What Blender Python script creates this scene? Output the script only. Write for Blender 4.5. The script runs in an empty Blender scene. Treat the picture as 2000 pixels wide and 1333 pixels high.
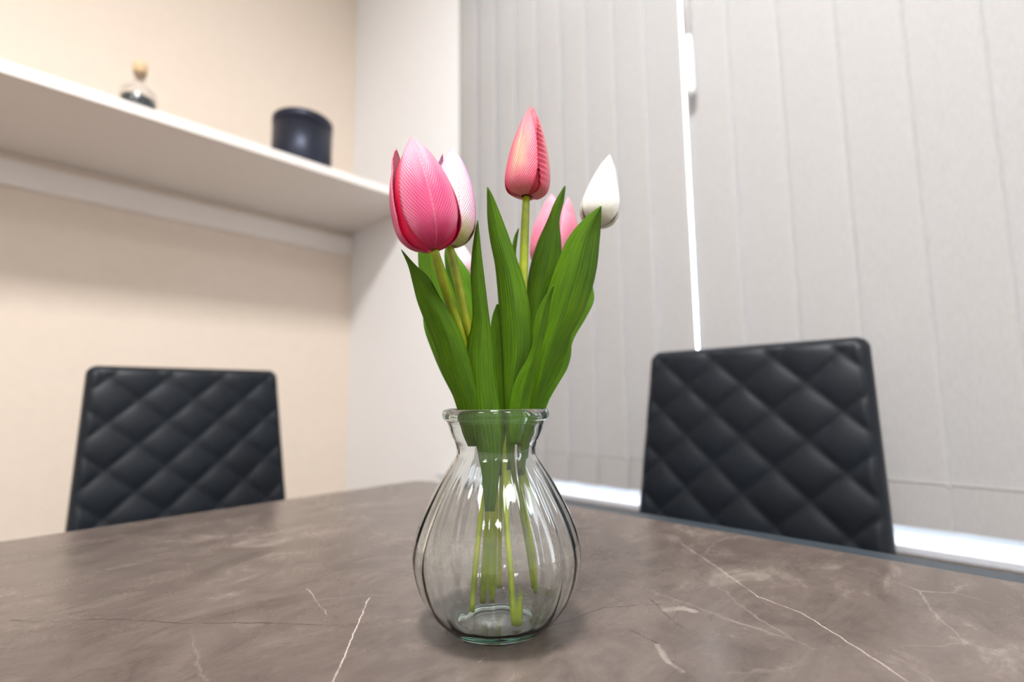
import bpy, bmesh, math, random
from mathutils import Vector, Matrix, Quaternion
random.seed(7)
PI = math.pi
scn = bpy.context.scene
COL = scn.collection

# ------------------------------------------------------------------ camera
CAMZ = 0.926
FPX = 1000.0                      # focal length in pixels of the 2000 px wide frame (18 mm lens)
PITCH, ROLL, YAW = 0.11100, -0.01170, 0.77308
F = Vector((math.cos(YAW)*math.cos(PITCH), math.sin(YAW)*math.cos(PITCH), math.sin(PITCH)))
Rt = Vector((math.sin(YAW), -math.cos(YAW), 0)); Up = Rt.cross(F)
c_, s_ = math.cos(ROLL), math.sin(ROLL)
RR = c_*Rt + s_*Up; UU = -s_*Rt + c_*Up
FH = Vector((F.x, F.y, 0)).normalized()
CAM = Vector((0, 0, CAMZ))
def ray(x, y): return F*FPX + RR*(x-1000) + UU*(666.5-y)
def at(x, y, s):                  # point seen at a photo pixel, s metres ahead (horizontally)
    d = ray(x, y); return CAM + d*(s/d.dot(FH))
def onz(x, y, z):
    d = ray(x, y); return CAM + d*((z-CAMZ)/d.z)
def onx(x, y, X):
    d = ray(x, y); return CAM + d*(X/d.x)
def ony(x, y, Y):
    d = ray(x, y); return CAM + d*(Y/d.y)

cam = bpy.data.cameras.new('camera'); camo = bpy.data.objects.new('camera', cam); COL.objects.link(camo)
cam.lens = 18.0; cam.sensor_width = 36.0; cam.clip_start = 0.02; cam.clip_end = 100
M = Matrix((RR, UU, -F)).transposed().to_4x4(); M.translation = CAM
camo.matrix_world = M
cam.dof.use_dof = True; cam.dof.focus_distance = 0.395; cam.dof.aperture_fstop = 2.8
cam.dof.aperture_blades = 9
scn.camera = camo

# ------------------------------------------------------------------ world, exposure
w = bpy.data.worlds.new('sky'); scn.world = w; w.use_nodes = True
bg = w.node_tree.nodes['Background']; bg.inputs[0].default_value = (0.86, 0.94, 1.0, 1); bg.inputs[1].default_value = 12.0
scn.view_settings.view_transform = 'Standard'; scn.view_settings.look = 'None'
scn.view_settings.gamma = 1.0; scn.view_settings.use_curve_mapping = False
scn.view_settings.exposure = 0.14
scn.cycles.max_bounces = 20; scn.cycles.transmission_bounces = 20

CEIL = 3.55
LIGHTS = [(-0.30, -0.05), (-2.3, -0.05), (-0.30, -2.2), (-2.3, -2.2)]
LIGHT_W = 48.0
for i, (lx, ly) in enumerate(LIGHTS):
    l = bpy.data.lights.new('panel_light', 'AREA'); l.shape = 'SQUARE'; l.size = 0.58
    l.energy = LIGHT_W*(2.5 if i == 0 else .42); l.color = (1.0, 0.995, 0.985)
    o = bpy.data.objects.new('panel_light', l); COL.objects.link(o); o.location = (lx, ly, CEIL-0.03)

# ------------------------------------------------------------------ helpers
def srgb(r, g, b):
    f = lambda c: (c/255/12.92 if c/255 <= .04045 else ((c/255+.055)/1.055)**2.4)
    return (f(r), f(g), f(b), 1)
class NT:
    def __init__(s, name):
        s.m = bpy.data.materials.new(name); s.m.use_nodes = True; s.t = s.m.node_tree
        s.b = s.t.nodes['Principled BSDF']; s.out = s.t.nodes['Material Output']
    def n(s, typ, **k):
        x = s.t.nodes.new(typ)
        for a, v in k.items(): setattr(x, a, v)
        return x
    def l(s, a, b): s.t.links.new(a, b)
    def math(s, op, a, b=None, c=None, clamp=False):
        x = s.n('ShaderNodeMath', operation=op); x.use_clamp = clamp
        for i, v in enumerate((a, b, c)):
            if v is None: continue
            if isinstance(v, (int, float)): x.inputs[i].default_value = v
            else: s.l(v, x.inputs[i])
        return x.outputs[0]
    def vm(s, op, a, b=None, scale=None):
        x = s.n('ShaderNodeVectorMath', operation=op)
        for i, v in enumerate((a, b)):
            if v is None: continue
            if isinstance(v, (tuple, list, Vector)): x.inputs[i].default_value = tuple(v)
            else: s.l(v, x.inputs[i])
        if scale is not None:
            if isinstance(scale, (int, float)): x.inputs['Scale'].default_value = scale
            else: s.l(scale, x.inputs['Scale'])
        return x
    def noise(s, vec, scale, detail=4, rough=.55, dist=0):
        x = s.n('ShaderNodeTexNoise'); x.inputs['Scale'].default_value = scale
        x.inputs['Detail'].default_value = detail; x.inputs['Roughness'].default_value = rough
        x.inputs['Distortion'].default_value = dist
        if vec is not None: s.l(vec, x.inputs['Vector'])
        return x
    def ramp(s, fac, stops):
        x = s.n('ShaderNodeValToRGB'); e = x.color_ramp.elements
        while len(e) < len(stops): e.new(.5)
        for k, (p, c) in enumerate(stops):
            e[k].position = p; e[k].color = c if len(c) == 4 else (*c, 1)
        s.l(fac, x.inputs[0]); return x.outputs[0]
    def mix(s, fac, a, b, mode='MIX'):
        x = s.n('ShaderNodeMix', data_type='RGBA', blend_type=mode)
        for i, v in ((0, fac), (6, a), (7, b)):
            if isinstance(v, (int, float)): x.inputs[i].default_value = v
            elif isinstance(v, tuple): x.inputs[i].default_value = v
            else: s.l(v, x.inputs[i])
        return x.outputs[2]
    def set(s, **k):
        for a, v in k.items(): s.b.inputs[a.replace('_', ' ')].default_value = v
def plain(name, col, rough=.5, grain=.04, scale=60, bump=0.0, **k):
    m = NT(name); tc = m.n('ShaderNodeNewGeometry')
    nz = m.noise(tc.outputs['Position'], scale, 3)
    lo = tuple(x*(1-grain) for x in col[:3])+(1,); hi = tuple(min(1, x*(1+grain)) for x in col[:3])+(1,)
    m.l(m.ramp(nz.outputs[0], [(.3, lo), (.7, hi)]), m.b.inputs['Base Color'])
    m.set(Roughness=rough, **k)
    if bump:
        bp = m.n('ShaderNodeBump'); bp.inputs['Distance'].default_value = bump; bp.inputs['Strength'].default_value = .4
        m.l(nz.outputs[0], bp.inputs['Height']); m.l(bp.outputs[0], m.b.inputs['Normal'])
    return m.m

def link(name, me, mat=None, parent=None, smooth=True):
    if mat: me.materials.append(mat)
    for p in me.polygons: p.use_smooth = smooth
    o = bpy.data.objects.new(name, me); COL.objects.link(o)
    if parent: o.parent = parent
    return o
def mesh(name, V, Fc, mat=None, parent=None, smooth=True, uv=None):
    me = bpy.data.meshes.new(name); me.from_pydata([tuple(v) for v in V], [], Fc); me.update()
    if uv:
        l = me.uv_layers.new(name='uv')
        for lp in me.loops: l.data[lp.index].uv = uv[lp.vertex_index]
    return link(name, me, mat, parent, smooth)
def bm_obj(name, bm, mat, parent=None, smooth=True, bevel=0, seg=2):
    me = bpy.data.meshes.new(name)
    bmesh.ops.recalc_face_normals(bm, faces=bm.faces[:])
    bm.to_mesh(me); bm.free()
    o = link(name, me, mat, parent, smooth)
    if bevel:
        b = o.modifiers.new('bevel', 'BEVEL'); b.width = bevel; b.segments = seg; b.limit_method = 'ANGLE'; b.harden_normals = True
    return o
def box(name, lo, hi, mat, parent=None, bevel=0.0):
    bm = bmesh.new()
    vs = [bm.verts.new((x, y, z)) for x in (lo[0], hi[0]) for y in (lo[1], hi[1]) for z in (lo[2], hi[2])]
    for f in ((0,1,3,2),(4,6,7,5),(0,4,5,1),(2,3,7,6),(0,2,6,4),(1,5,7,3)): bm.faces.new([vs[i] for i in f])
    return bm_obj(name, bm, mat, parent, smooth=bool(bevel), bevel=bevel)
def add_box(bm, lo, hi):
    vs = [bm.verts.new((x, y, z)) for x in (lo[0], hi[0]) for y in (lo[1], hi[1]) for z in (lo[2], hi[2])]
    for f in ((0,1,3,2),(4,6,7,5),(0,4,5,1),(2,3,7,6),(0,2,6,4),(1,5,7,3)): bm.faces.new([vs[i] for i in f])
def empty(name, loc, rz=0):
    o = bpy.data.objects.new(name, None); COL.objects.link(o); o.location = loc; o.rotation_euler = (0, 0, rz)
    o.empty_display_size = .05; return o
def tag(o, label=None, cat=None, group=None, kind=None):
    for k, v in (('label', label), ('category', cat), ('group', group), ('kind', kind)):
        if v: o[k] = v
    return o
def crm(P, t):                     # catmull-rom through list of tuples, t in 0..1
    n = len(P)-1; x = min(max(t, 0), 1)*n; i = min(int(x), n-1); f = x-i
    g = lambda k: P[min(max(k, 0), n)]
    a, b, c, d = g(i-1), g(i), g(i+1), g(i+2)
    if i-1 < 0: a = tuple(2*q-r for q, r in zip(b, c))
    if i+2 > n: d = tuple(2*q-r for q, r in zip(c, b))
    return tuple(.5*((2*q)+(r-p)*f+(2*p-5*q+4*r-s)*f*f+(-p+3*q-3*r+s)*f**3) for p, q, r, s in zip(a, b, c, d))
def lathe(name, prof, mat, parent=None, n=48, loc=(0, 0, 0), closed=False):
    V, Fc = [], []
    for r, z in prof:
        for k in range(n):
            a = 2*PI*k/n; V.append((loc[0]+r*math.cos(a), loc[1]+r*math.sin(a), loc[2]+z))
    m = len(prof)
    for i in range(m-1 if not closed else m):
        j = (i+1) % m
        for k in range(n):
            Fc.append((i*n+k, i*n+(k+1) % n, j*n+(k+1) % n, j*n+k))
    if not closed:
        Fc.append(tuple(range(n))[::-1]); Fc.append(tuple((m-1)*n+k for k in range(n)))
    return mesh(name, V, Fc, mat, parent)
def tube_data(P, R, n=12):
    V, Fc = [], []; m = len(P); prev = None
    for i, p in enumerate(P):
        t = (P[min(i+1, m-1)]-P[max(i-1, 0)]).normalized()
        if prev is None:
            u = t.cross(Vector((0, 0, 1))) if abs(t.z) < .95 else t.cross(Vector((0, 1, 0)))
        else: u = prev - t*prev.dot(t)
        u.normalize(); prev = u; v = t.cross(u); r = R[i] if isinstance(R, list) else R
        for k in range(n):
            a = 2*PI*k/n; V.append(p+u*(r*math.cos(a))+v*(r*math.sin(a)))
    for i in range(m-1):
        for k in range(n): Fc.append((i*n+k, i*n+(k+1) % n, (i+1)*n+(k+1) % n, (i+1)*n+k))
    Fc.append(tuple(range(n))[::-1]); Fc.append(tuple((m-1)*n+k for k in range(n)))
    return V, Fc
def tube(name, P, R, mat, parent=None, n=12):
    V, Fc = tube_data([Vector(p) for p in P], R, n); return mesh(name, V, Fc, mat, parent)

# ------------------------------------------------------------------ materials
CREAM = plain('cream_wall_paint', srgb(222, 208, 194), .85, .015, 30)
WHITEW = plain('white_wall_paint', srgb(232, 231, 232), .8, .01, 30)
GREYW = plain('grey_wall_paint', srgb(224, 222, 220), .85, .01, 30)
CEILM = plain('ceiling_paint', srgb(240, 240, 238), .9, .01, 20)
FLOORM = plain('floor_laminate', srgb(122, 106, 92), .45, .1, 8)
WHITEL = plain('white_laminate', srgb(232, 231, 229), .4, .01, 40)
SHELFM = plain('shelf_laminate', srgb(232, 226, 221), .45, .01, 40)
SILLM = plain('sill_plastic', srgb(196, 199, 207), .35, .01, 40)
FRAMEM = plain('window_frame_plastic', srgb(236, 238, 240), .35, .01, 40)
METAL = plain('black_steel', srgb(28, 29, 31), .35, .05, 80, Metallic=.6)
SLATE = plain('slate_rail', srgb(52, 60, 67), .35, .05, 80)
CANM = plain('black_gloss_can', srgb(44, 48, 62), .42, .08, 30, Metallic=.6)
CORK = plain('cork', srgb(216, 184, 146), .8, .1, 300)
WANDM = plain('white_wand_plastic', srgb(244, 246, 250), .3, .01, 40)
GREYP = plain('led_frame', srgb(225, 225, 225), .4, .01, 40)

def leather():
    m = NT('black_leatherette'); tc = m.n('ShaderNodeTexCoord')
    v = m.n('ShaderNodeTexVoronoi'); v.inputs['Scale'].default_value = 420; m.l(tc.outputs['Object'], v.inputs['Vector'])
    nz = m.noise(tc.outputs['Object'], 6, 3)
    m.l(m.ramp(nz.outputs[0], [(.3, srgb(7, 14, 22)), (.7, srgb(11, 20, 30))]), m.b.inputs['Base Color'])
    m.set(Roughness=.48); m.b.inputs['Specular IOR Level'].default_value = .3
    bp = m.n('ShaderNodeBump'); bp.inputs['Distance'].default_value = .0004; bp.inputs['Strength'].default_value = .5
    m.l(v.outputs['Distance'], bp.inputs['Height']); m.l(bp.outputs[0], m.b.inputs['Normal'])
    return m.m
LEATHER = leather()

def fabric():
    m = NT('blind_fabric'); g = m.n('ShaderNodeNewGeometry')
    mp = m.n('ShaderNodeMapping'); mp.inputs['Scale'].default_value = (1, 1, .15); m.l(g.outputs['Position'], mp.inputs['Vector'])
    nz = m.noise(mp.outputs[0], 350, 2)
    col = m.ramp(nz.outputs[0], [(.35, srgb(174, 172, 172)), (.65, srgb(181, 179, 179))])
    d = m.n('ShaderNodeBsdfDiffuse'); t = m.n('ShaderNodeBsdfTranslucent'); mx = m.n('ShaderNodeMixShader')
    m.l(col, d.inputs[0]); t.inputs[0].default_value = srgb(200, 212, 222); mx.inputs[0].default_value = .06
    m.l(d.outputs[0], mx.inputs[1]); m.l(t.outputs[0], mx.inputs[2]); m.l(mx.outputs[0], m.out.inputs[0])
    return m.m
FABRIC = fabric()
THREAD = plain('grey_thread', srgb(140, 138, 137), .9, .05, 400)

def glass(name, dens=18.0, tint=(.62, .88, .78, 1)):
    m = NT(name); m.t.nodes.remove(m.b)
    g = m.n('ShaderNodeBsdfGlass'); g.inputs['Color'].default_value = (1, 1, 1, 1)
    g.inputs['Roughness'].default_value = 0.0; g.inputs['IOR'].default_value = 1.5
    m.l(g.outputs[0], m.out.inputs[0])
    if dens:
        v = m.n('ShaderNodeVolumeAbsorption'); v.inputs['Color'].default_value = tint; v.inputs['Density'].default_value = dens
        m.l(v.outputs[0], m.out.inputs['Volume'])
    return m.m
GLASS = glass('vase_glass', 26.0, (.50, .94, .82, 1))
PANE = glass('window_glass', 0)
CLEAR = glass('bottle_glass', 0)
LIQ = plain('dark_oil', srgb(16, 40, 50), .1, .02, 20)

def segfac(m, pos, pts, width, soft):
    """0..1 mask of a polyline drawn on the table top"""
    out = None
    for a, b in zip(pts[:-1], pts[1:]):
        ba = b-a; pa = m.vm('SUBTRACT', pos, a).outputs[0]
        h = m.math('MULTIPLY', m.vm('DOT_PRODUCT', pa, ba).outputs['Value'], 1/ba.length_squared, clamp=True)
        d = m.vm('LENGTH', m.vm('SUBTRACT', pa, m.vm('SCALE', ba, scale=h).outputs[0]).outputs[0]).outputs['Value']
        out = d if out is None else m.math('MINIMUM', out, d)
    mr = m.n('ShaderNodeMapRange'); mr.interpolation_type = 'SMOOTHSTEP'
    m.l(out, mr.inputs[0]); mr.inputs[1].default_value = width; mr.inputs[2].default_value = width+soft
    mr.inputs[3].default_value = 1; mr.inputs[4].default_value = 0
    return mr.outputs[0]
TT = 0.75
def stone():
    m = NT('grey_brown_stone_top'); g = m.n('ShaderNodeNewGeometry'); P = g.outputs['Position']
    n0 = m.noise(P, 3.2, 5, .6, .4); n1 = m.noise(P, 11, 8, .62, .9)
    mp = m.n('ShaderNodeMapping'); mp.inputs['Rotation'].default_value = (0, 0, -.75); mp.inputs['Scale'].default_value = (1.3, 2.6, 1)
    m.l(P, mp.inputs['Vector']); n2 = m.noise(mp.outputs[0], 7, 9, .68, 1.4)
    n3 = m.noise(P, 300, 3, .6)
    a = m.math('ADD', m.math('MULTIPLY', n0.outputs[0], .35), m.math('MULTIPLY', n2.outputs[0], .45))
    a = m.math('ADD', a, m.math('MULTIPLY', n1.outputs[0], .26))
    n4 = m.noise(mp.outputs[0], 26, 9, .74, .8)
    a = m.math('ADD', a, m.math('MULTIPLY', m.math('SUBTRACT', n4.outputs[0], .4), .16))
    a = m.math('ADD', a, m.math('MULTIPLY', n3.outputs[0], .05))
    col = m.ramp(a, [(.40, srgb(64, 55, 50)), (.50, srgb(84, 74, 69)), (.62, srgb(100, 89, 83)), (.74, srgb(140, 129, 121))])
    # warped position for wandering veins
    wn = m.noise(P, 9, 5, .6); wn2 = m.noise(P, 60, 3, .6)
    off = m.vm('SCALE', m.vm('SUBTRACT', wn.outputs['Color'], (.5, .5, .5)).outputs[0], scale=.035).outputs[0]
    off2 = m.vm('SCALE', m.vm('SUBTRACT', wn2.outputs['Color'], (.5, .5, .5)).outputs[0], scale=.006).outputs[0]
    WP = m.vm('ADD', m.vm('ADD', P, off).outputs[0], off2).outputs[0]
    SP = m.vm('ADD', P, off2).outputs[0]
    flat = m.n('ShaderNodeCombineXYZ'); sx = m.n('ShaderNodeSeparateXYZ'); m.l(SP, sx.inputs[0])
    m.l(sx.outputs[0], flat.inputs[0]); m.l(sx.outputs[1], flat.inputs[1]); flat.inputs[2].default_value = TT
    # hairline net: white and dark
    for sc, wd, colr, st in ((5.5, .008, srgb(166, 156, 148), .35), (8.0, .010, srgb(66, 57, 53), .5)):
        v = m.n('ShaderNodeTexVoronoi', feature='DISTANCE_TO_EDGE'); v.inputs['Scale'].default_value = sc
        m.l(m.vm('ADD', WP, (sc, 2*sc, 0)).outputs[0], v.inputs['Vector'])
        f = m.ramp(v.outputs['Distance'], [(0, (1, 1, 1)), (wd, (0, 0, 0))])
        gate = m.ramp(m.noise(P, sc*.9, 2).outputs[0], [(.5, (0, 0, 0)), (.68, (1, 1, 1))])
        f = m.math('MULTIPLY', m.math('MULTIPLY', f, gate), st)
        col = m.mix(f, col, colr)
    def poly(px): return [onz(x, y, TT) for x, y in px]
    brk = m.ramp(m.noise(P, 45, 3).outputs[0], [(.35, (.25, .25, .25)), (.55, (1, 1, 1))])
    for px, wd, sf, colr, st in (
        ([(722,1168),(703,1210),(684,1252),(668,1296),(645,1345)], .0001, .0008, srgb(190, 180, 171), .8),
        ([(1330,1062),(1400,1108),(1480,1166)], .0001, .0009, srgb(176, 166, 158), .8),
        ([(1480,1166),(1562,1196),(1650,1250),(1722,1297),(1790,1345)], .0001, .0008, srgb(182, 172, 163), .75),
        ([(600,1150),(622,1180),(640,1200)], .0001, .0008, srgb(180, 170, 160), .5),
        ([(20,1212),(92,1216),(200,1210),(302,1214),(359,1219),(512,1217),(660,1222)], .0002, .0014, srgb(52, 44, 40), .75),
        ([(1060,1228),(1110,1213),(1182,1187),(1300,1180)], .0002, .0012, srgb(48, 41, 37), .8),
        ([(1270,1170),(1290,1192),(1325,1222),(1345,1235)], .0002, .0012, srgb(52, 44, 40), .75),
        ([(1230,1232),(1282,1256),(1300,1284),(1341,1324)], .0003, .0014, srgb(48, 41, 37), .75),
        ([(1282,1260),(1306,1296),(1330,1312)], .0008, .0022, srgb(150, 138, 130), .6),
        ([(1300,1192),(1330,1188),(1356,1195)], .0020, .0032, srgb(152, 141, 133), .6),
        ([(200,1310),(330,1300),(440,1278),(560,1262)], .0002, .0010, srgb(76, 66, 60), .45)):
        f = m.math('MULTIPLY', m.math('MULTIPLY', segfac(m, flat.outputs[0], poly(px), wd, sf), st), brk)
        col = m.mix(f, col, colr)
    m.l(col, m.b.inputs['Base Color'])
    m.l(m.ramp(n1.outputs[0], [(.3, (.22,)*3), (.7, (.30,)*3)]), m.b.inputs['Roughness'])
    bp = m.n('ShaderNodeBump'); bp.inputs['Distance'].default_value = .0002; bp.inputs['Strength'].default_value = .35
    m.l(m.math('ADD', n1.outputs[0], m.math('MULTIPLY', n3.outputs[0], .5)), bp.inputs['Height']); m.l(bp.outputs[0], m.b.inputs['Normal'])
    return m.m
STONE = stone()

def leafmat(name, c0, c1, c2):
    m = NT(name); uv = m.n('ShaderNodeUVMap'); uv.uv_map = 'uv'
    mp = m.n('ShaderNodeMapping'); mp.inputs['Scale'].default_value = (9, .55, 1); m.l(uv.outputs[0], mp.inputs['Vector'])
    n = m.noise(mp.outputs[0], 1.6, 4, .6)
    sx = m.n('ShaderNodeSeparateXYZ'); m.l(uv.outputs[0], sx.inputs[0])
    n2 = m.noise(uv.outputs[0], 1.3, 2)
    f = m.math('ADD', m.math('MULTIPLY', n.outputs[0], .7), m.math('MULTIPLY', n2.outputs[0], .3))
    col = m.ramp(f, [(.3, c0), (.5, c1), (.75, c2)])
    m.l(col, m.b.inputs['Base Color']); m.set(Roughness=.42)
    m.b.inputs['Specular IOR Level'].default_value = .22
    wv = m.math('SINE', m.math('MULTIPLY', sx.outputs[0], 75.0))
    bp = m.n('ShaderNodeBump'); bp.inputs['Distance'].default_value = .00025; bp.inputs['Strength'].default_value = .5
    m.l(m.math('ADD', wv, m.math('MULTIPLY', n.outputs[0], 1.5)), bp.inputs['Height']); m.l(bp.outputs[0], m.b.inputs['Normal'])
    t = m.n('ShaderNodeBsdfTranslucent'); m.l(m.mix(1.0, col, (1.0, 1.0, .35, 1), 'MULTIPLY'), t.inputs[0])
    mx = m.n('ShaderNodeMixShader'); mx.inputs[0].default_value = .22
    m.l(m.b.outputs[0], mx.inputs[1]); m.l(t.outputs[0], mx.inputs[2]); m.l(mx.outputs[0], m.out.inputs[0])
    return m.m
LEAF = leafmat('tulip_leaf_green', srgb(58, 92, 4), srgb(76, 116, 4), srgb(104, 146, 14))
LEAFB = leafmat('tulip_leaf_light_green', srgb(78, 122, 16), srgb(96, 144, 26), srgb(122, 168, 46))
def stemmat():
    m = NT('tulip_stem_green'); g = m.n('ShaderNodeNewGeometry')
    n = m.noise(g.outputs['Position'], 45, 3)
    m.l(m.ramp(n.outputs[0], [(.3, srgb(112, 130, 16)), (.55, srgb(146, 162, 24)), (.75, srgb(168, 172, 40))]), m.b.inputs['Base Color'])
    m.set(Roughness=.4); return m.m
STEM = stemmat()

def petalmat(name, mid, edge, base, tip, blotch=None, base_h=.16, ribs=150.0, edge_p=(.62, .98)):
    m = NT(name); uv = m.n('ShaderNodeUVMap'); uv.uv_map = 'uv'
    sx = m.n('ShaderNodeSeparateXYZ'); m.l(uv.outputs[0], sx.inputs[0])
    u = m.math('ABSOLUTE', sx.outputs[0]); v = sx.outputs[1]
    n = m.noise(uv.outputs[0], 2.2, 4, .6)
    nn = m.math('MULTIPLY', m.math('SUBTRACT', n.outputs[0], .5), .5)
    # fine ribs run obliquely up from the midrib to the edge
    k = m.math('SUBTRACT', m.math('MULTIPLY', v, ribs), m.math('MULTIPLY', u, ribs*.42))
    k = m.math('ADD', k, m.math('MULTIPLY', n.outputs[0], 7.0))
    rib = m.math('SINE', k)
    col = m.mix(m.ramp(m.math('ADD', v, nn), [(.45, (0, 0, 0)), (.95, (1, 1, 1))]), mid, tip)
    if blotch:
        fb = m.math('MULTIPLY', m.ramp(m.math('ADD', v, nn), [(.1, (0,)*3), (.3, (1,)*3), (.5, (1,)*3), (.75, (0,)*3)]),
                    m.ramp(m.math('ADD', u, nn), [(.15, (1,)*3), (.6, (0,)*3)]))
        col = m.mix(m.math('MULTIPLY', fb, .8), col, blotch)
    col = m.mix(m.ramp(m.math('ADD', u, m.math('MULTIPLY', nn, .5)), [(edge_p[0], (0, 0, 0)), (edge_p[1], (1, 1, 1))]), col, edge)
    col = m.mix(m.ramp(m.math('ADD', v, m.math('MULTIPLY', nn, .4)), [(base_h*.3, (1, 1, 1)), (base_h*1.6, (0, 0, 0))]), col, base)
    rr = m.n('ShaderNodeMapRange'); m.l(rib, rr.inputs[0]); rr.inputs[1].default_value = -1; rr.inputs[3].default_value = .86; rr.inputs[4].default_value = 1.05
    cc = m.n('ShaderNodeCombineColor')
    for i in range(3): m.l(rr.outputs[0], cc.inputs[i])
    col = m.mix(.7, col, cc.outputs[0], 'MULTIPLY')
    mr_ = m.ramp(u, [(0, (1, 1, 1)), (.035, (.2, .2, .2)), (.07, (0, 0, 0))])
    col = m.mix(m.math('MULTIPLY', mr_, .45), col, tip)
    m.l(col, m.b.inputs['Base Color']); m.set(Roughness=.45)
    m.b.inputs['Specular IOR Level'].default_value = .4
    bp = m.n('ShaderNodeBump'); bp.inputs['Distance'].default_value = .00016; bp.inputs['Strength'].default_value = .6
    mid_ = m.ramp(u, [(0, (1, 1, 1)), (.05, (0, 0, 0))])
    m.l(m.math('ADD', rib, m.math('MULTIPLY', mid_, 4.0)), bp.inputs['Height']); m.l(bp.outputs[0], m.b.inputs['Normal'])
    t = m.n('ShaderNodeBsdfTranslucent'); m.l(col, t.inputs[0])
    mx = m.n('ShaderNodeMixShader'); mx.inputs[0].default_value = .2
    m.l(m.b.outputs[0], mx.inputs[1]); m.l(t.outputs[0], mx.inputs[2]); m.l(mx.outputs[0], m.out.inputs[0])
    return m.m

# ------------------------------------------------------------------ room shell
XW, YW = 1.41, 2.654             # window wall and shelf wall
XB, YB = -3.4, -3.2
def st(o): return tag(o, kind='structure')
st(box('floor', (XB-.12, YB-.12, -.1), (XW+.2, YW+.12, 0), FLOORM))
st(box('ceiling', (XB-.12, YB-.12, CEIL), (XW+.2, YW+.12, CEIL+.1), CEILM))
st(box('wall_left', (XB-.12, YW, 0), (XW+.2, YW+.12, CEIL), CREAM))
st(box('wall_back', (XB-.12, YB, 0), (XB, YW, CEIL), GREYW))
st(box('wall_front', (XB-.12, YB-.12, 0), (XW+.2, YB, CEIL), GREYW))
WY0, WY1, WZ0, WZ1 = -2.3, 1.60, 0.596, 2.92
bm = bmesh.new()
add_box(bm, (XW, YB, 0), (XW+.2, YW, WZ0)); add_box(bm, (XW, YB, WZ1), (XW+.2, YW, CEIL))
add_box(bm, (XW, WY1, WZ0), (XW+.2, YW, WZ1)); add_box(bm, (XW, YB, WZ0), (XW+.2, WY0, WZ1))
st(bm_obj('wall_right', bm, WHITEW, smooth=False))
st(box('baseboard_left', (XB, YW-.012, 0), (XW, YW, .08), WHITEL, bevel=.003))
st(box('baseboard_right', (XW-.012, YB, 0), (XW, YW-.012, .08), WHITEL, bevel=.003))
win = st(empty('window_1', (XW+.12, (WY0+WY1)/2, WZ0)))
wc = Vector(win.location)
def L(v, o=None): return tuple(Vector(v)-Vector((o or win).location))
def wbox(name, lo, hi, mat, bevel=.003, par=win): return box(name, L(lo, par), L(hi, par), mat, par, bevel)
fx0, fx1 = XW+.10, XW+.16
wbox('window_frame', (fx0, WY0, WZ0+.02), (fx1, WY1, WZ0+.065), FRAMEM)
wbox('window_frame', (fx0, WY0, WZ1-.05), (fx1, WY1, WZ1), FRAMEM)
for y0 in (WY0, -1.0, .3, WY1-.05):
    wbox('mullion', (fx0, y0, WZ0+.065), (fx1, y0+.05, WZ1-.05), FRAMEM)
for y0, y1 in ((WY0+.05, -1.0), (-.95, .3), (.35, WY1-.05)):
    wbox('pane', (XW+.128, y0, WZ0+.065), (XW+.132, y1, WZ1-.05), PANE, 0)
wbox('sill', (1.352, WY0-.1, WZ0), (XW+.12, 1.775, .6135), SILLM, .003)

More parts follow.
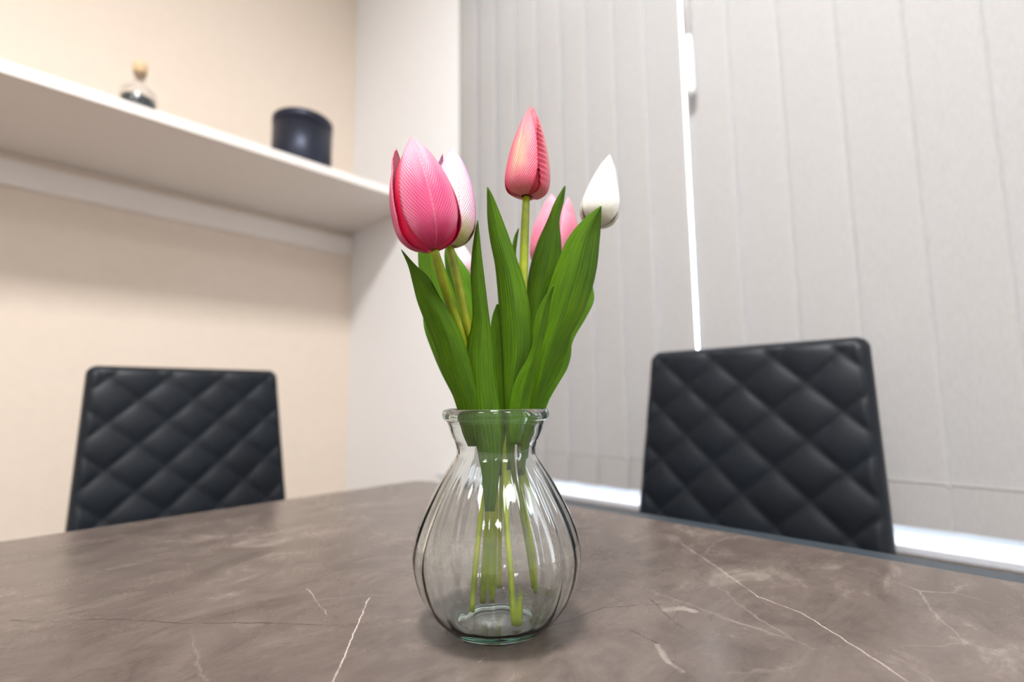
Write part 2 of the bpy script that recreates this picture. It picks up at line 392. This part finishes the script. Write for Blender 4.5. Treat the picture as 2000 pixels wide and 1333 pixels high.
# ------------------------------------------------------------------ vertical blinds
BX, BZ0, BZ1 = 1.345, CAMZ-.2715, 2.93
def slat(par, yc, ang, wdt=.131, curve=.0015):
    """one hanging fabric slat, its hem pocket with the weight as a sub-part"""
    o = par.location; nu = 10; V = []; Fc = []; T = .0006
    ca, sa = math.cos(ang), math.sin(ang)
    def P(a, z, off): # a along width
        x = curve*(1-(2*a/wdt)**2) - curve*.5 + off
        return (BX - (x*ca + a*sa) - o.x, yc + (a*ca - x*sa) - o.y, z - o.z)
    zs = [BZ0, BZ0+.004, BZ0+.096, 1.4, 2.2, BZ1]
    n = nu+1
    for side in (T, -T):
        for z in zs:
            for i in range(n): V.append(P(-wdt/2+wdt*i/nu, z, side))
    K = len(zs)*n
    for j in range(len(zs)-1):
        for i in range(nu):
            a = j*n+i; Fc.append((a, a+1, a+n+1, a+n)); Fc.append((K+a, K+a+n, K+a+n+1, K+a+1))
    rim = [i for i in range(n)]+[j*n+nu for j in range(1, len(zs))]+[(len(zs)-1)*n+i for i in range(nu-1, -1, -1)]+[j*n for j in range(len(zs)-2, 0, -1)]
    for a, b in zip(rim, rim[1:]+rim[:1]): Fc.append((b, a, K+a, K+b))
    s = mesh('slat', V, Fc, FABRIC, par)
    # rounded pocket patch at the bottom
    V = []; Fc = []; hw, hh, r = wdt/2-.001, .0925, .014
    out = []
    for cx, cz, a0 in ((hw-r, hh-r, 0), (-hw+r, hh-r, 90)):
        for k in range(7):
            a = math.radians(a0+k*15); out.append((cx+r*math.cos(a), cz+r*math.sin(a)))
    out += [(-hw, .001), (hw, .001)]
    # strips across the width so the patch follows the slat's curve
    nn = 24
    def top(a):
        d = hw-abs(a)
        return hh if d >= r else hh-r+math.sqrt(max(r*r-(r-d)**2, 0))
    for off in (.0036, .0007):
        for i in range(nn+1):
            a = -hw+2*hw*i/nn; a = max(-hw, min(hw, a))
            V.append(P(a, BZ0+.001, off)); V.append(P(a, BZ0+max(top(a), .01), off))
    H = 2*(nn+1)
    for i in range(nn):
        a = 2*i; Fc += [(a, a+2, a+3, a+1), (H+a, H+a+1, H+a+3, H+a+2), (a+1, a+3, H+a+3, H+a+1), (a, H+a, H+a+2, a+2)]
    Fc += [(0, 1, H+1, H), (2*nn, H+2*nn, H+2*nn+1, 2*nn+1)]
    mesh('hem_pocket', V, Fc, FABRIC, s, False)
    V = []; Fc = []
    for off in (.0042, .0037):
        for i in range(nn+1):
            a = (-hw+.001)+2*(hw-.001)*i/nn
            V.append(P(a, BZ0+max(top(a)-.0034, .004), off)); V.append(P(a, BZ0+max(top(a)-.0012, .006), off))
    for i in range(nn):
        a = 2*i; Fc += [(a, a+2, a+3, a+1), (H+a, H+a+1, H+a+3, H+a+2), (a+1, a+3, H+a+3, H+a+1), (a, H+a, H+a+2, a+2)]
    Fc += [(0, 1, H+1, H), (2*nn, H+2*nn, H+2*nn+1, 2*nn+1)]
    mesh('stitching', V, Fc, THREAD, s, False)
    return s
def blind(ys, angs, y0, y1, label):
    r = empty('vertical_blind', (BX, (y0+y1)/2, BZ0))
    tag(r, label, 'blind', 'vertical fabric blinds at the window')
    box('headrail', L((BX-.022, y0, BZ1), r), L((BX+.022, y1, BZ1+.04), r), WHITEL, r, .003)
    for y, a in zip(ys, angs): slat(r, y, a)
    return r
lefty = [1.556, 1.446, 1.336, 1.226, 1.116, 1.006, .896, .786, .672]
blind(lefty, [math.radians(-6)]*9, .61, 1.63, 'closed off-white fabric vertical blind behind the tulips, left of the hanging wand')
righty = [.5408-.1235*i for i in range(16)]
rb = blind(righty, [math.radians(-4)]+[math.radians(-2.5)]*15, righty[-1]-.06, .60, 'closed off-white fabric vertical blind behind the right chair, right of the hanging wand')
wand = empty('tilt_wand', onx(1350, 185, 1.315))
tag(wand, 'white plastic tilt wand hanging where the two vertical blinds meet', 'blind wand')
wl = wand.location
tube('rod', [(0, 0, .17), (0, .004, .8), (0, .01, BZ1-wl.z)], [.0075, .0075, .0075], WANDM, wand)
lathe('handle', [(.006, 0), (.0105, .003), (.012, .02), (.0115, .10), (.0095, .155), (.008, .175)], WANDM, wand, 24)

# ------------------------------------------------------------------ wall shelf
ZS0, ZS1 = CAMZ+.9485, CAMZ+.985
YSF = 2.001
sh = empty('wall_shelf', (-.6, YW, ZS0))
tag(sh, 'deep white wall shelf running along the cream wall above the left chair', 'shelf')
box('shelf_board', L((-2.6, YSF, ZS0), sh), L((XW-.001, YW, ZS1), sh), SHELFM, sh, .002)
box('support_rail', L((-2.6, YW-.02, CAMZ+.816), sh), L((XW-.001, YW, CAMZ+.916), sh), SHELFM, sh, .002)

# canister and bottle on the shelf
cp = ony(592, 300, 2.16); cr = .124
can = empty('canister', (cp.x-.005, 2.16, ZS1))
tag(can, 'glossy black cylindrical canister on the white wall shelf near the corner', 'canister')
CH = .246
lathe('body', [(0, 0), (cr-.004, 0), (cr, .004), (cr, CH*.84), (cr-.002, CH*.843)], CANM, can, 64)
lathe('lid', [(0, CH*.845), (cr-.002, CH*.845), (cr+.0015, CH*.85), (cr+.0015, CH-.006), (cr-.004, CH), (0, CH)], CANM, can, 64)
bp_ = ony(270, 190, 2.12)
bo = empty('diffuser_bottle', (bp_.x, 2.12, ZS1))
tag(bo, 'small clear glass bottle with dark liquid and tan stopper on the white shelf', 'bottle')
prof = [(.0, 0), (.050, 0), (.056, .006), (.056, .075), (.050, .10), (.028, .122), (.0175, .135), (.0175, .160), (.019, .162), (.019, .168), (.0145, .168), (.0145, .135), (.025, .118), (.046, .098), (.052, .073), (.052, .010), (0, .008)]
lathe('bottle_body', prof, CLEAR, bo, 48)
lathe('dark_liquid', [(0, .0095), (.0505, .011), (.0512, .073), (0, .073)], LIQ, bo, 48)
lathe('stopper', [(0, .150), (.0138, .150), (.0138, .1685), (.0205, .169), (.0215, .205), (.019, .212), (0, .212)], CORK, bo, 32)

# ------------------------------------------------------------------ dining table
TX0, TX1, TY0, TY1 = -.215, .685, -.65, .950
tb = empty('dining_table', ((TX0+TX1)/2, (TY0+TY1)/2, 0))
tag(tb, 'dining table with brown-grey veined stone-look top and dark side rail', 'table')
bm = bmesh.new(); rad = .045; pts = []
for cx, cy, a0 in ((TX1-rad, TY1-rad, 0), (TX0+rad, TY1-rad, 90), (TX0+rad, TY0+rad, 180), (TX1-rad, TY0+rad, 270)):
    for k in range(9):
        a = math.radians(a0+k*90/8); pts.append((cx+rad*math.cos(a)-tb.location.x, cy+rad*math.sin(a)-tb.location.y))
vb = [bm.verts.new((x, y, TT-.022)) for x, y in pts]; vt = [bm.verts.new((x, y, TT)) for x, y in pts]
bm.faces.new(vb[::-1]); bm.faces.new(vt)
for i in range(len(pts)): j = (i+1) % len(pts); bm.faces.new((vb[i], vb[j], vt[j], vt[i]))
bm_obj('tabletop', bm, STONE, tb, True, .0015, 2)
for x0, x1 in ((TX1+.0005, TX1+.037),):
    box('side_rail', L((x0, TY0+.03, TT-.045), tb), L((x1, TY1-.05, TT-.002), tb), SLATE, tb, .003)
for (x0, y0, x1, y1) in ((TX0+.05, TY0+.05, TX1-.03, TY0+.07), (TX0+.05, TY1-.07, TX1-.03, TY1-.05), (TX0+.05, TY0+.07, TX0+.07, TY1-.07), (TX1-.05, TY0+.07, TX1-.03, TY1-.07)):
    box('apron', L((x0, y0, TT-.09), tb), L((x1, y1, TT-.0222), tb), METAL, tb, .002)
for x in (TX0+.03, TX1-.08):
    for y in (TY0+.03, TY1-.08):
        box('leg', L((x, y, 0), tb), L((x+.05, y+.05, TT-.0905), tb), METAL, tb, .003)

# ------------------------------------------------------------------ chairs
def chair(loc, rz, ztop, label):
    """origin on the floor under the middle of the front face of the back at its top; faces local -y"""
    r = empty('dining_chair', loc, rz)
    tag(r, label, 'chair', 'quilted chairs at the table')
    zb = .44; Hh = ztop-zb; tilt = .15
    nu, nv = 84, 108; V = []; Fc = []
    wt, wb = .2125, .243
    cw, chh = .116, .105
    def front(u, v):   # u -1..1, v 0..1
        hw = wb+(wt-wb)*v; x = u*hw; z = zb+Hh*v
        dz = ztop-z
        a = (x/cw)+(dz-.187)/chh; b = (x/cw)-(dz-.187)/chh
        p = abs(math.sin(PI*a))*abs(math.sin(PI*b)); h = .0085*p**.42
        # rounded border
        ex = hw-abs(x); ez = Hh*(1-v); R = .016
        e = min(ex, ez)
        if ex < R and ez < R:
            e = R-math.hypot(R-ex, R-ez)
        q = 1 if e >= R else (1-(1-max(e, 0)/R)**2)**.5
        y = -tilt*z*0 - (ztop-z)*tilt - h*min(1, max(e, 0)/R) + (1-q)*.014
        return x, y, z, ex, ez
    def corner(x, z, hw):   # round the top corners of the outline
        R = .020; ex, ez = hw-abs(x), ztop-z
        if ex < R and ez < R:
            d = math.hypot(R-ex, R-ez)
            m_ = max(R-ex, R-ez)
            if d > 0:
                k = m_/d
                nx, nz = (R-ex)*k, (R-ez)*k
                return math.copysign(hw-R+nx, x), ztop-R+nz
        return x, z
    def su(k, n):      # denser near the edges
        t = k/n*2-1; return math.sin(t*PI/2)*.25+t*.75
    for j in range(nv+1):
        v = j/nv
        for i in range(nu+1):
            u = su(i, nu); x, y, z, ex, ez = front(u, v); hw = wb+(wt-wb)*v
            x, z = corner(x, z, hw); V.append((x, y, z))
    n = nu+1; K = len(V)
    for j in range(nv+1):
        v = j/nv
        for i in range(nu+1):
            u = su(i, nu); hw = wb+(wt-wb)*v; x = u*hw; z = zb+Hh*v; ez = Hh*(1-v); ex = hw-abs(x)
            x, z = corner(x, z, hw); e = min(ex, ez); R = .012
            q = 1 if e >= R else (1-(1-max(e, 0)/R)**2)**.5
            V.append((x, -(ztop-z)*tilt+.040-(1-q)*.012, z))
    for j in range(nv):
        for i in range(nu):
            a = j*n+i; Fc.append((a, a+1, a+n+1, a+n)); Fc.append((K+a, K+a+n, K+a+n+1, K+a+1))
    rim = list(range(n))+[j*n+nu for j in range(1, nv+1)]+[nv*n+i for i in range(nu-1, -1, -1)]+[j*n for j in range(nv-1, 0, -1)]
    for a, b in zip(rim, rim[1:]+rim[:1]): Fc.append((b, a, K+a, K+b))
    mesh('backrest', V, Fc, LEATHER, r)
    yb = -Hh*tilt
    # seat cushion with crowned top
    V = []; Fc = []; ns = 20; sd = .42
    for side in (0, 1):
        for j in range(ns+1):
            for i in range(ns+1):
                a, b = i/ns*2-1, j/ns*2-1
                x = a*(.235-.01*b); y = yb-.012-sd/2+(-b)*sd/2
                ea = 1-(abs(a)**8+abs(b)**8)/2
                z = .455+.02*(1-max(abs(a), abs(b))**6)+.004*abs(math.sin(PI*(a*2+b*2)))*abs(math.sin(PI*(a*2-b*2)))*ea if side == 0 else .40+.004*max(abs(a), abs(b))**6
                V.append((x, y, z))
    n = ns+1; K = n*n
    for j in range(ns):
        for i in range(ns):
            a = j*n+i; Fc.append((a, a+n, a+n+1, a+1)); Fc.append((K+a, K+a+1, K+a+n+1, K+a+n))
    rim = list(range(n))+[j*n+ns for j in range(1, n)]+[ns*n+i for i in range(ns-1, -1, -1)]+[j*n for j in range(ns-1, 0, -1)]
    for a, b in zip(rim, rim[1:]+rim[:1]): Fc.append((a, b, K+b, K+a))
    mesh('seat', V, Fc, LEATHER, r)
    box('seat_frame', (-.20, yb-.40, .375), (.20, yb-.03, .3985), METAL, r, .003)
    for sx in (-1, 1):
        for sy, y0 in ((0, yb-.385), (1, yb-.045)):
            x0 = sx*.185; yf = y0+(-.02 if sy == 0 else .05)
            tube('leg', [(x0, y0, .385), (x0+sx*.008, (y0+yf)/2, .19), (x0+sx*.015, yf, .0)], [.013, .012, .010], METAL, r, 16)
    return r
chair((.372, 1.515, 0), 0, CAMZ+.0866, 'black quilted leatherette chair in front of the cream wall below the shelf')
chair((1.082, .392, 0), -PI/2, CAMZ+.1025, 'black quilted leatherette chair in front of the window blinds')

# ------------------------------------------------------------------ glass vase
SC = .42
VC = at(972, 1250, SC); VC = Vector((VC.x, VC.y, TT))
SIDE = Vector((FH.y, -FH.x, 0))
VH = CAMZ-.0083-TT
def vase():
    r = empty('vase', VC)
    tag(r, 'clear ribbed glass vase with pale green tint standing on the table', 'vase')
    outer = [(0.0, .0018), (.016, .0016), (.0270, .0006), (.0305, 0), (.0345, .0006), (.0400, .0040), (.0475, .0110), (.0545, .0200), (.0600, .0300), (.0640, .0420), (.0658, .0540), (.0645, .0660), (.0610, .0780), (.0560, .0900), (.0495, .1025), (.0430, .1140), (.0375, .1225), (.0326, .1300), (.0318, .1350), (.0326, .1400), (.0350, .1450), (.0375, .1510), (.0388, .1560), (.0400, .1580), (.0425, .1598), (.0433, .1625), (.0430, .1650), (.0418, VH-.0006), (.0400, VH)]
    inner = [(.0386, VH-.0004), (.0380, .1640), (.0372, .1600), (.0352, .1520), (.0330, .1455), (.0304, .1400), (.0295, .1350), (.0303, .1300), (.0350, .1225), (.0404, .1140), (.0468, .1025), (.0532, .0900), (.0582, .0780), (.0617, .0660), (.0630, .0540), (.0612, .0420), (.0572, .0300), (.0520, .0205), (.0450, .0122), (.0355, .0066), (.0200, .0050), (.0, .0050)]
    def sm(P, n):
        return [crm(P, i/n) for i in range(n+1)]
    O = sm(outer, 120); I = [(x*(1+.014*math.exp(-((z-.06)/.05)**2)), z) for x, z in sm(inner, 110)]
    N = 288; V = []; Fc = []
    def row(rr, z, amp, ph):
        k = math.exp(-((z-.068)/.05)**4) if z < .155 else 0
        for q in range(N):
            a = 2*PI*q/N
            # rounded lobes between sharp grooves
            lob = math.sqrt(math.cos(10*a+ph)**2+.04)
            d = amp*k*(lob-.64)
            rad_ = max(rr, 0)+ (d if rr > .01 else 0)
            V.append((rad_*math.cos(a), rad_*math.sin(a), z))
    prof = [(x, z, .00035) for x, z in O[1:]]+[(x, z, .0011) for x, z in I[:-1]]
    V.append((0, 0, O[0][1]))
    for x, z, a in prof: row(x, z, a, 0.62)
    V.append((0, 0, I[-1][1])); m = len(prof); last = len(V)-1
    for q in range(N): Fc.append((0, 1+(q+1) % N, 1+q))
    for i in range(m-1):
        for q in range(N):
            a = 1+i*N; Fc.append((a+q, a+(q+1) % N, a+N+(q+1) % N, a+N+q))
    a = 1+(m-1)*N
    for q in range(N): Fc.append((a+q, a+(q+1) % N, last))
    mesh('vase_body', V, Fc, GLASS, r)
    return r
vase()

# ------------------------------------------------------------------ tulips
def frame(axis, back):
    """x right as seen, y away from camera, z along the axis"""
    z = axis.normalized(); y = (back-z*back.dot(z)).normalized(); x = y.cross(z); return x, y, z
RPC = [(0, .20), (.04, .60), (.10, .84), (.20, .97), (.33, 1.0), (.45, .98), (.58, .91), (.70, .79), (.82, .63), (.92, .46), (1.0, .27)]
RPS = [(0, .28), (.02, .72), (.07, .96), (.2, 1.0), (.35, .93), (.5, .82), (.65, .67), (.8, .47), (.92, .28), (1, .12)]
RPW = [(0, .18), (.04, .72), (.12, .95), (.25, 1.0), (.4, .90), (.6, .70), (.8, .45), (.92, .25), (1, .07)]
RP = [(0, .16), (.04, .42), (.10, .66), (.20, .88), (.33, .99), (.45, 1.0), (.58, .93), (.70, .80), (.82, .61), (.92, .42), (1.0, .25)]
WP_ = [(0, .75), (.10, .92), (.3, 1.06), (.5, 1.04), (.68, .96), (.82, .84), (.92, .64), (.97, .42), (1.0, .0)]
def interp(T, x):
    x = min(max(x, 0), 1)
    for (a, p), (b, q) in zip(T, T[1:]):
        if x <= b:
            t = (x-a)/(b-a); return p+(q-p)*(t*t*(3-2*t)*.35+t*.65)
    return T[-1][1]
def petal(par, base, X, Y, Z, H, R, phi, mat, scale=1.0, wid=1.0, hk=1.0, ruffle=0, bow=0, tipout=0.0, rp=RP, edge_lift=.05):
    nu, nv = 28, 60 if ruffle else 40; V = []; Fc = []; UV = []; T = .0005
    o = par.location
    for side in (1, 0):
        for j in range(nv+1):
            v = j/nv
            dv = .05*min(1, v/.1, (1-v)/.05) if 0 < v < 1 else 0
            rr = sum(interp(rp, v+k*dv) for k in (-1, -.5, 0, .5, 1))/5*R*scale; ww = interp(WP_, v)*wid
            rr += tipout*R*max(0, v-.75)*2
            for i in range(nu+1):
                u = i/nu*2-1
                ph = phi+u*ww
                r_ = rr*(1+edge_lift*abs(u)**3*(1 if v < .9 else .3)-.03*math.exp(-(u/.06)**2))
                if ruffle:
                    r_ += ruffle*R*math.sin(v*2*PI*16)*max(0, (-u-.5)/.5)*(math.sin(PI*min(1, v*1.1)))
                r_ -= 0 if side else T
                h = H*hk*(v-.02*abs(u)**2*v)
                p = base+X*(r_*math.sin(ph))-Y*(r_*math.cos(ph))+Z*h+X*(bow*math.sin(PI*v))
                V.append(p-o); UV.append((u, v))
    n = nu+1; K = (nv+1)*n
    for j in range(nv):
        for i in range(nu):
            a = j*n+i; Fc.append((a, a+1, a+n+1, a+n)); Fc.append((K+a, K+a+n, K+a+n+1, K+a+1))
    rim = list(range(n))+[j*n+nu for j in range(1, nv+1)]+[nv*n+i for i in range(nu-1, -1, -1)]+[j*n for j in range(nv-1, 0, -1)]
    for a, b in zip(rim, rim[1:]+rim[:1]): Fc.append((b, a, K+a, K+b))
    return mesh('petal', V, Fc, mat, par, True, UV)
def leaf(par, rows, s_top, s_bot, mat=None, cup=.006, hand=1, wav=0.0):
    """rows: (left x, left y, right x, right y) photo pixels from the tip down; s = distance ahead"""
    mat = mat or LEAF; o = par.location; n = len(rows)-1; nv = 44; nu = 12; V = []; Fc = []; UV = []
    T = .00035
    for side in (0, 1):
        for j in range(nv+1):
            t = j/nv; lx, ly, rx, ry = crm(rows, t)
            s = s_top+(s_bot-s_top)*t
            wpx = math.hypot(rx-lx, ry-ly)
            for i in range(nu+1):
                a = i/nu; x = lx+(rx-lx)*a; y = ly+(ry-ly)*a
                u = 2*a-1
                c = cup*min(1, wpx/60)
                d = c*(u*u)*hand + wav*math.sin(t*9+u*1.5)*abs(u)
                d -= .0008*math.exp(-(u/.12)**2)
                V.append(at(x, y, s+d+(T if side else -T))-o); UV.append((a, t*4))
    m = nu+1; K = (nv+1)*m
    for j in range(nv):
        for i in range(nu):
            a = j*m+i; Fc.append((a, a+m, a+m+1, a+1)); Fc.append((K+a, K+a+1, K+a+m+1, K+a+m))
    rim = list(range(m))+[j*m+nu for j in range(1, nv+1)]+[nv*m+i for i in range(nu-1, -1, -1)]+[j*m for j in range(nv-1, 0, -1)]
    for a, b in zip(rim, rim[1:]+rim[:1]): Fc.append((a, b, K+b, K+a))
    return mesh('leaf', V, Fc, mat, par, True, UV)
def tulip(label, bot, stem, head, tip, s_head, s_tip, halfpx, mats, phi=0.0, leaves=(), **kw):
    """stem: list of (px, py, s) from under the bloom down to the vase bottom"""
    r = empty('tulip', at(*stem[-1]))
    tag(r, label, 'flower', 'artificial tulips in the glass vase')
    o = r.location
    P = [at(*crm(stem, i/40))-o for i in range(41)]
    tube('stem', P, [.0037-.0007*math.exp(-i/3) if i < 12 else .0037-.0008*(i/40) for i in range(41)], STEM, r, 14)
    B = at(head[0], head[1], s_head); Tp = at(tip[0], tip[1], s_tip)
    ax = Tp-B; H = ax.length; X, Y, Z = frame(ax, FH)
    R = halfpx/FPX*(B-CAM).dot(F)*kw.pop('rk', 1.0)
    mo, mi = mats; hk_i = kw.pop('inner_h', 1.0); wid = kw.pop('wid', 1.0); ruf = kw.pop('ruffle', 0); rp = kw.pop('rp', RP)
    heights = kw.pop('heights', (1.0, .985, .97))
    tipout = kw.pop('tipout', 0.0); outs = kw.pop('tipouts', (tipout,)*3); wids = kw.pop('wids', (wid,)*3); scs = kw.pop('scales', (1, 1, 1))
    for k in range(3):
        petal(r, B, X, Y, Z, H, R, phi+PI/3+k*2*PI/3, mi, .90, wid*.95, hk_i*(1-.012*k), rp=rp, edge_lift=.0, tipout=tipout)
    for k in range(3):
        petal(r, B, X, Y, Z, H, R, phi+k*2*PI/3, mo, scs[k], wids[k], heights[k], ruffle=ruf if k == 1 else 0, rp=rp, tipout=outs[k])
    for a, k in leaves: leaf(r, a, **k)
    return r

PINK_O = petalmat('petal_deep_pink', srgb(228, 84, 134), srgb(236, 130, 162), srgb(200, 38, 86), srgb(248, 168, 184), edge_p=(.5, 1.0), base_h=.12)
PINK_I = petalmat('petal_crimson_inner', srgb(240, 22, 80), srgb(240, 18, 70), srgb(226, 28, 86), srgb(240, 110, 130), base_h=.1)
BLUSH_O = petalmat('petal_white_magenta', srgb(246, 222, 232), srgb(240, 168, 212), srgb(196, 196, 120), srgb(250, 205, 228), base_h=.17, edge_p=(.35, 1.0))
BLUSH_I = petalmat('petal_blush_inner', srgb(250, 214, 228), srgb(245, 190, 220), srgb(200, 200, 130), srgb(252, 226, 236), base_h=.1)
SAL_O = petalmat('petal_salmon', srgb(232, 118, 138), srgb(232, 80, 110), srgb(230, 128, 124), srgb(240, 138, 148), blotch=srgb(214, 184, 150), base_h=.05, edge_p=(.55, 1.0), ribs=140)
SAL_I = petalmat('petal_salmon_inner', srgb(214, 50, 78), srgb(206, 34, 66), srgb(206, 60, 74), srgb(240, 128, 142))
WHI_O = petalmat('petal_white', srgb(238, 237, 234), srgb(246, 246, 246), srgb(226, 224, 204), srgb(250, 250, 252), base_h=.2)
ROSE_O = petalmat('petal_rose', srgb(246, 140, 170), srgb(248, 164, 188), srgb(226, 90, 120), srgb(250, 168, 184))
ROSE_I = petalmat('petal_rose_inner', srgb(240, 120, 154), srgb(236, 100, 140), srgb(220, 80, 110), srgb(248, 160, 180))

# leaf outlines (left x, left y, right x, right y), tip first, base inside the vase neck
LA = [(783,488,784,487),(797,520,812,518),(806,555,840,545),(815,590,862,585),(832,635,890,628),(850,680,908,672),(862,722,920,715),(880,762,930,758),(893,800,940,800),(903,840,945,840),(915,872,945,872)]
LB = [(816,492,852,480),(818,530,868,520),(826,590,890,580),(828,640,905,640),(845,690,915,690),(862,730,925,730),(885,775,935,775),(905,820,945,820),(920,865,950,865)]
LC = [(872,468,876,466),(868,500,893,498),(872,535,918,535),(880,570,928,572),(890,620,935,620),(900,680,938,680),(912,740,945,740),(918,800,950,800),(930,862,955,862)]
LD = [(932,430,934,430),(926,460,937,460),(921,500,941,500),(919,540,946,540),(922,590,952,590),(922,625,957,630),(913,665,962,670),(909,710,966,715),(909,755,971,758),(913,800,976,800),(922,840,980,840),(934,885,980,885),(942,940,974,940),(950,1000,962,1000)]
LE = [(951,365,954,366),(951,395,966,390),(952,430,982,430),(957,470,997,470),(966,515,1012,512),(971,560,1026,556),(974,600,1034,598),(978,640,1038,640),(982,690,1036,688),(984,740,1022,740),(986,800,1008,800),(988,850,1005,850),(990,920,1000,920)]
LF = [(1102,363,1105,364),(1083,395,1101,395),(1068,432,1093,432),(1051,470,1096,470),(1038,510,1096,510),(1030,550,1088,550),(1027,600,1072,600),(1022,650,1060,650),(1015,710,1045,710),(1006,800,1030,800),(1000,858,1018,858)]
LG = [(1173,402,1175,404),(1138,430,1174,436),(1108,468,1171,474),(1088,515,1166,522),(1072,560,1156,566),(1062,610,1138,614),(1050,660,1110,664),(1042,710,1084,714),(1038,760,1064,762),(1034,800,1054,802),(1022,858,1038,858),(1014,930,1022,930)]
LH = [(1080,556,1083,557),(1062,582,1077,584),(1048,612,1072,614),(1042,645,1066,647),(1039,676,1058,678),(1029,702,1053,706),(1014,728,1046,734),(1002,756,1041,762),(994,800,1034,800),(994,840,1026,840),(996,868,1016,868)]
LI = [(1156,560,1158,560),(1140,590,1160,588),(1120,620,1144,622),(1105,655,1122,660),(1090,690,1108,700),(1070,740,1085,750),(1050,800,1066,800),(1036,850,1048,850)]
LJ = [(1112,652,1114,652),(1098,690,1116,688),(1086,716,1108,720),(1074,740,1092,748),(1060,768,1078,772),(1046,800,1064,800),(1032,850,1046,850)]
LK = [(1012,446,1014,446),(1003,466,1011,466),(998,500,1008,500),(990,560,1012,560),(988,640,1014,640),(990,740,1012,740),(992,800,1010,800),(994,856,1008,856)]
LL = [(970,594,973,594),(961,620,988,620),(957,660,1000,660),(960,720,1004,720),(966,800,1000,800),(970,862,996,862),(968,930,988,930)]
G = dict

tulip('deep pink tulip with crimson seams, the large bloom at the far left of the bunch', None,
      [(848,488,.345),(862,540,.362),(880,595,.384),(902,660,.398),(928,740,.407),(950,820,.411),(952,900,.414),(940,1010,.412),(928,1120,.408),(918,1196,.405)],
      (846,490), (800,275), .345, .343, 66, (PINK_O, PINK_I), phi=.36, wid=.85, heights=(1.0, .93, .97), inner_h=.93, tipouts=(0, .2, .38), wids=(.84, .9, .88), rp=RPC,
      leaves=((LA, G(s_top=.358, s_bot=.402, cup=.006)), (LB, G(s_top=.425, s_bot=.434, mat=LEAFB))))
tulip('blush white tulip with greenish base, tucked behind the deep pink bloom on the left', None,
      [(878,482,.385),(890,530,.388),(903,590,.393),(920,660,.400),(945,760,.411),(962,830,.421),(966,900,.426),(960,1010,.43),(955,1100,.432),(950,1178,.434)],
      (884,482), (880,293), .385, .392, 46, (BLUSH_O, BLUSH_I), phi=.42, wid=.98, inner_h=.94, heights=(1.0, .95, .97), tipouts=(0, 0, .2), rp=RPC,
      leaves=((LC, G(s_top=.438, s_bot=.437, mat=LEAFB)), (LD, G(s_top=.386, s_bot=.398, cup=.007))))
tulip('salmon pink tulip with a ruffled seam, the topmost upright bloom', None,
      [(1028,385,.42),(1025,450,.42),(1022,540,.42),(1016,640,.42),(1008,740,.42),(996,840,.42),(988,900,.419),(992,1010,.414),(1003,1130,.408),(1010,1222,.402)],
      (1029,384), (1038,208), .42, .42, 45, (SAL_O, SAL_I), phi=-.52, ruffle=.10, wid=.98, wids=(.92, 1.12, 1.0), scales=(.965, 1.0, .97), inner_h=.985, rp=RPS,
      leaves=((LE, G(s_top=.405, s_bot=.413, cup=.006, hand=1)), (LK, G(s_top=.452, s_bot=.445, cup=.002))))
tulip('pure white pointed tulip, rightmost bloom of the bunch', None,
      [(1160,432,.47),(1150,480,.468),(1130,560,.462),(1095,660,.452),(1055,760,.443),(1025,830,.436),(1018,900,.434),(1030,1000,.436),(1046,1100,.438),(1052,1160,.44)],
      (1166,442), (1190,302), .47, .475, 39, (WHI_O, WHI_O), phi=-.1, wid=1.08, rp=RPW,
      leaves=((LG, G(s_top=.408, s_bot=.422, cup=.008)), (LI, G(s_top=.452, s_bot=.441, mat=LEAFB, cup=.003))))
tulip('soft rose pink tulip half hidden behind green leaves, between the salmon and white blooms', None,
      [(1072,512,.52),(1066,560,.512),(1052,640,.494),(1030,740,.468),(1004,830,.446),(1000,900,.44),(1014,1000,.446),(1032,1100,.452),(1042,1150,.452)],
      (1080,530), (1092,384), .52, .52, 49, (ROSE_O, ROSE_I), phi=-.95, wid=1.0, inner_h=.9, tipout=.25, rp=RPC,
      leaves=((LF, G(s_top=.43, s_bot=.431, cup=.006)), (LJ, G(s_top=.437, s_bot=.436, cup=.002, mat=LEAFB))))
tulip('pale white tulip low at the back, barely showing below the blush bloom', None,
      [(908,548,.56),(912,600,.55),(922,680,.52),(945,780,.475),(978,840,.444),(985,900,.44),(975,1000,.446),(970,1090,.452),(968,1150,.452)],
      (907,552), (902,480), .56, .56, 21, (BLUSH_I, BLUSH_I), phi=.3, wid=1.0,
      leaves=((LL, G(s_top=.424, s_bot=.423, cup=.002)), (LH, G(s_top=.392, s_bot=.402, cup=.004))))

# ------------------------------------------------------------------ ceiling light panels
em = NT('led_diffuser'); e = em.n('ShaderNodeEmission'); e.inputs[0].default_value = (1, .965, .92, 1); e.inputs[1].default_value = 8
em.l(e.outputs[0], em.out.inputs[0])
for i, (lx, ly) in enumerate(LIGHTS):
    r = empty('ceiling_light', (lx, ly, CEIL))
    tag(r, 'square white ceiling light panel, '+('the one above the table', 'the one above the far left of the room', 'the one behind the camera by the window', 'the one in the far back corner')[i], 'light', 'square ceiling light panels')
    bm = bmesh.new()
    for lo, hi in (((-.31, -.31, -.02), (.31, -.29, 0)), ((-.31, .29, -.02), (.31, .31, 0)), ((-.31, -.29, -.02), (-.29, .29, 0)), ((.29, -.29, -.02), (.31, .29, 0))): add_box(bm, lo, hi)
    bm_obj('frame', bm, GREYP, r, False)
    box('diffuser', (-.29, -.29, -.012), (.29, .29, 0), em.m, r)
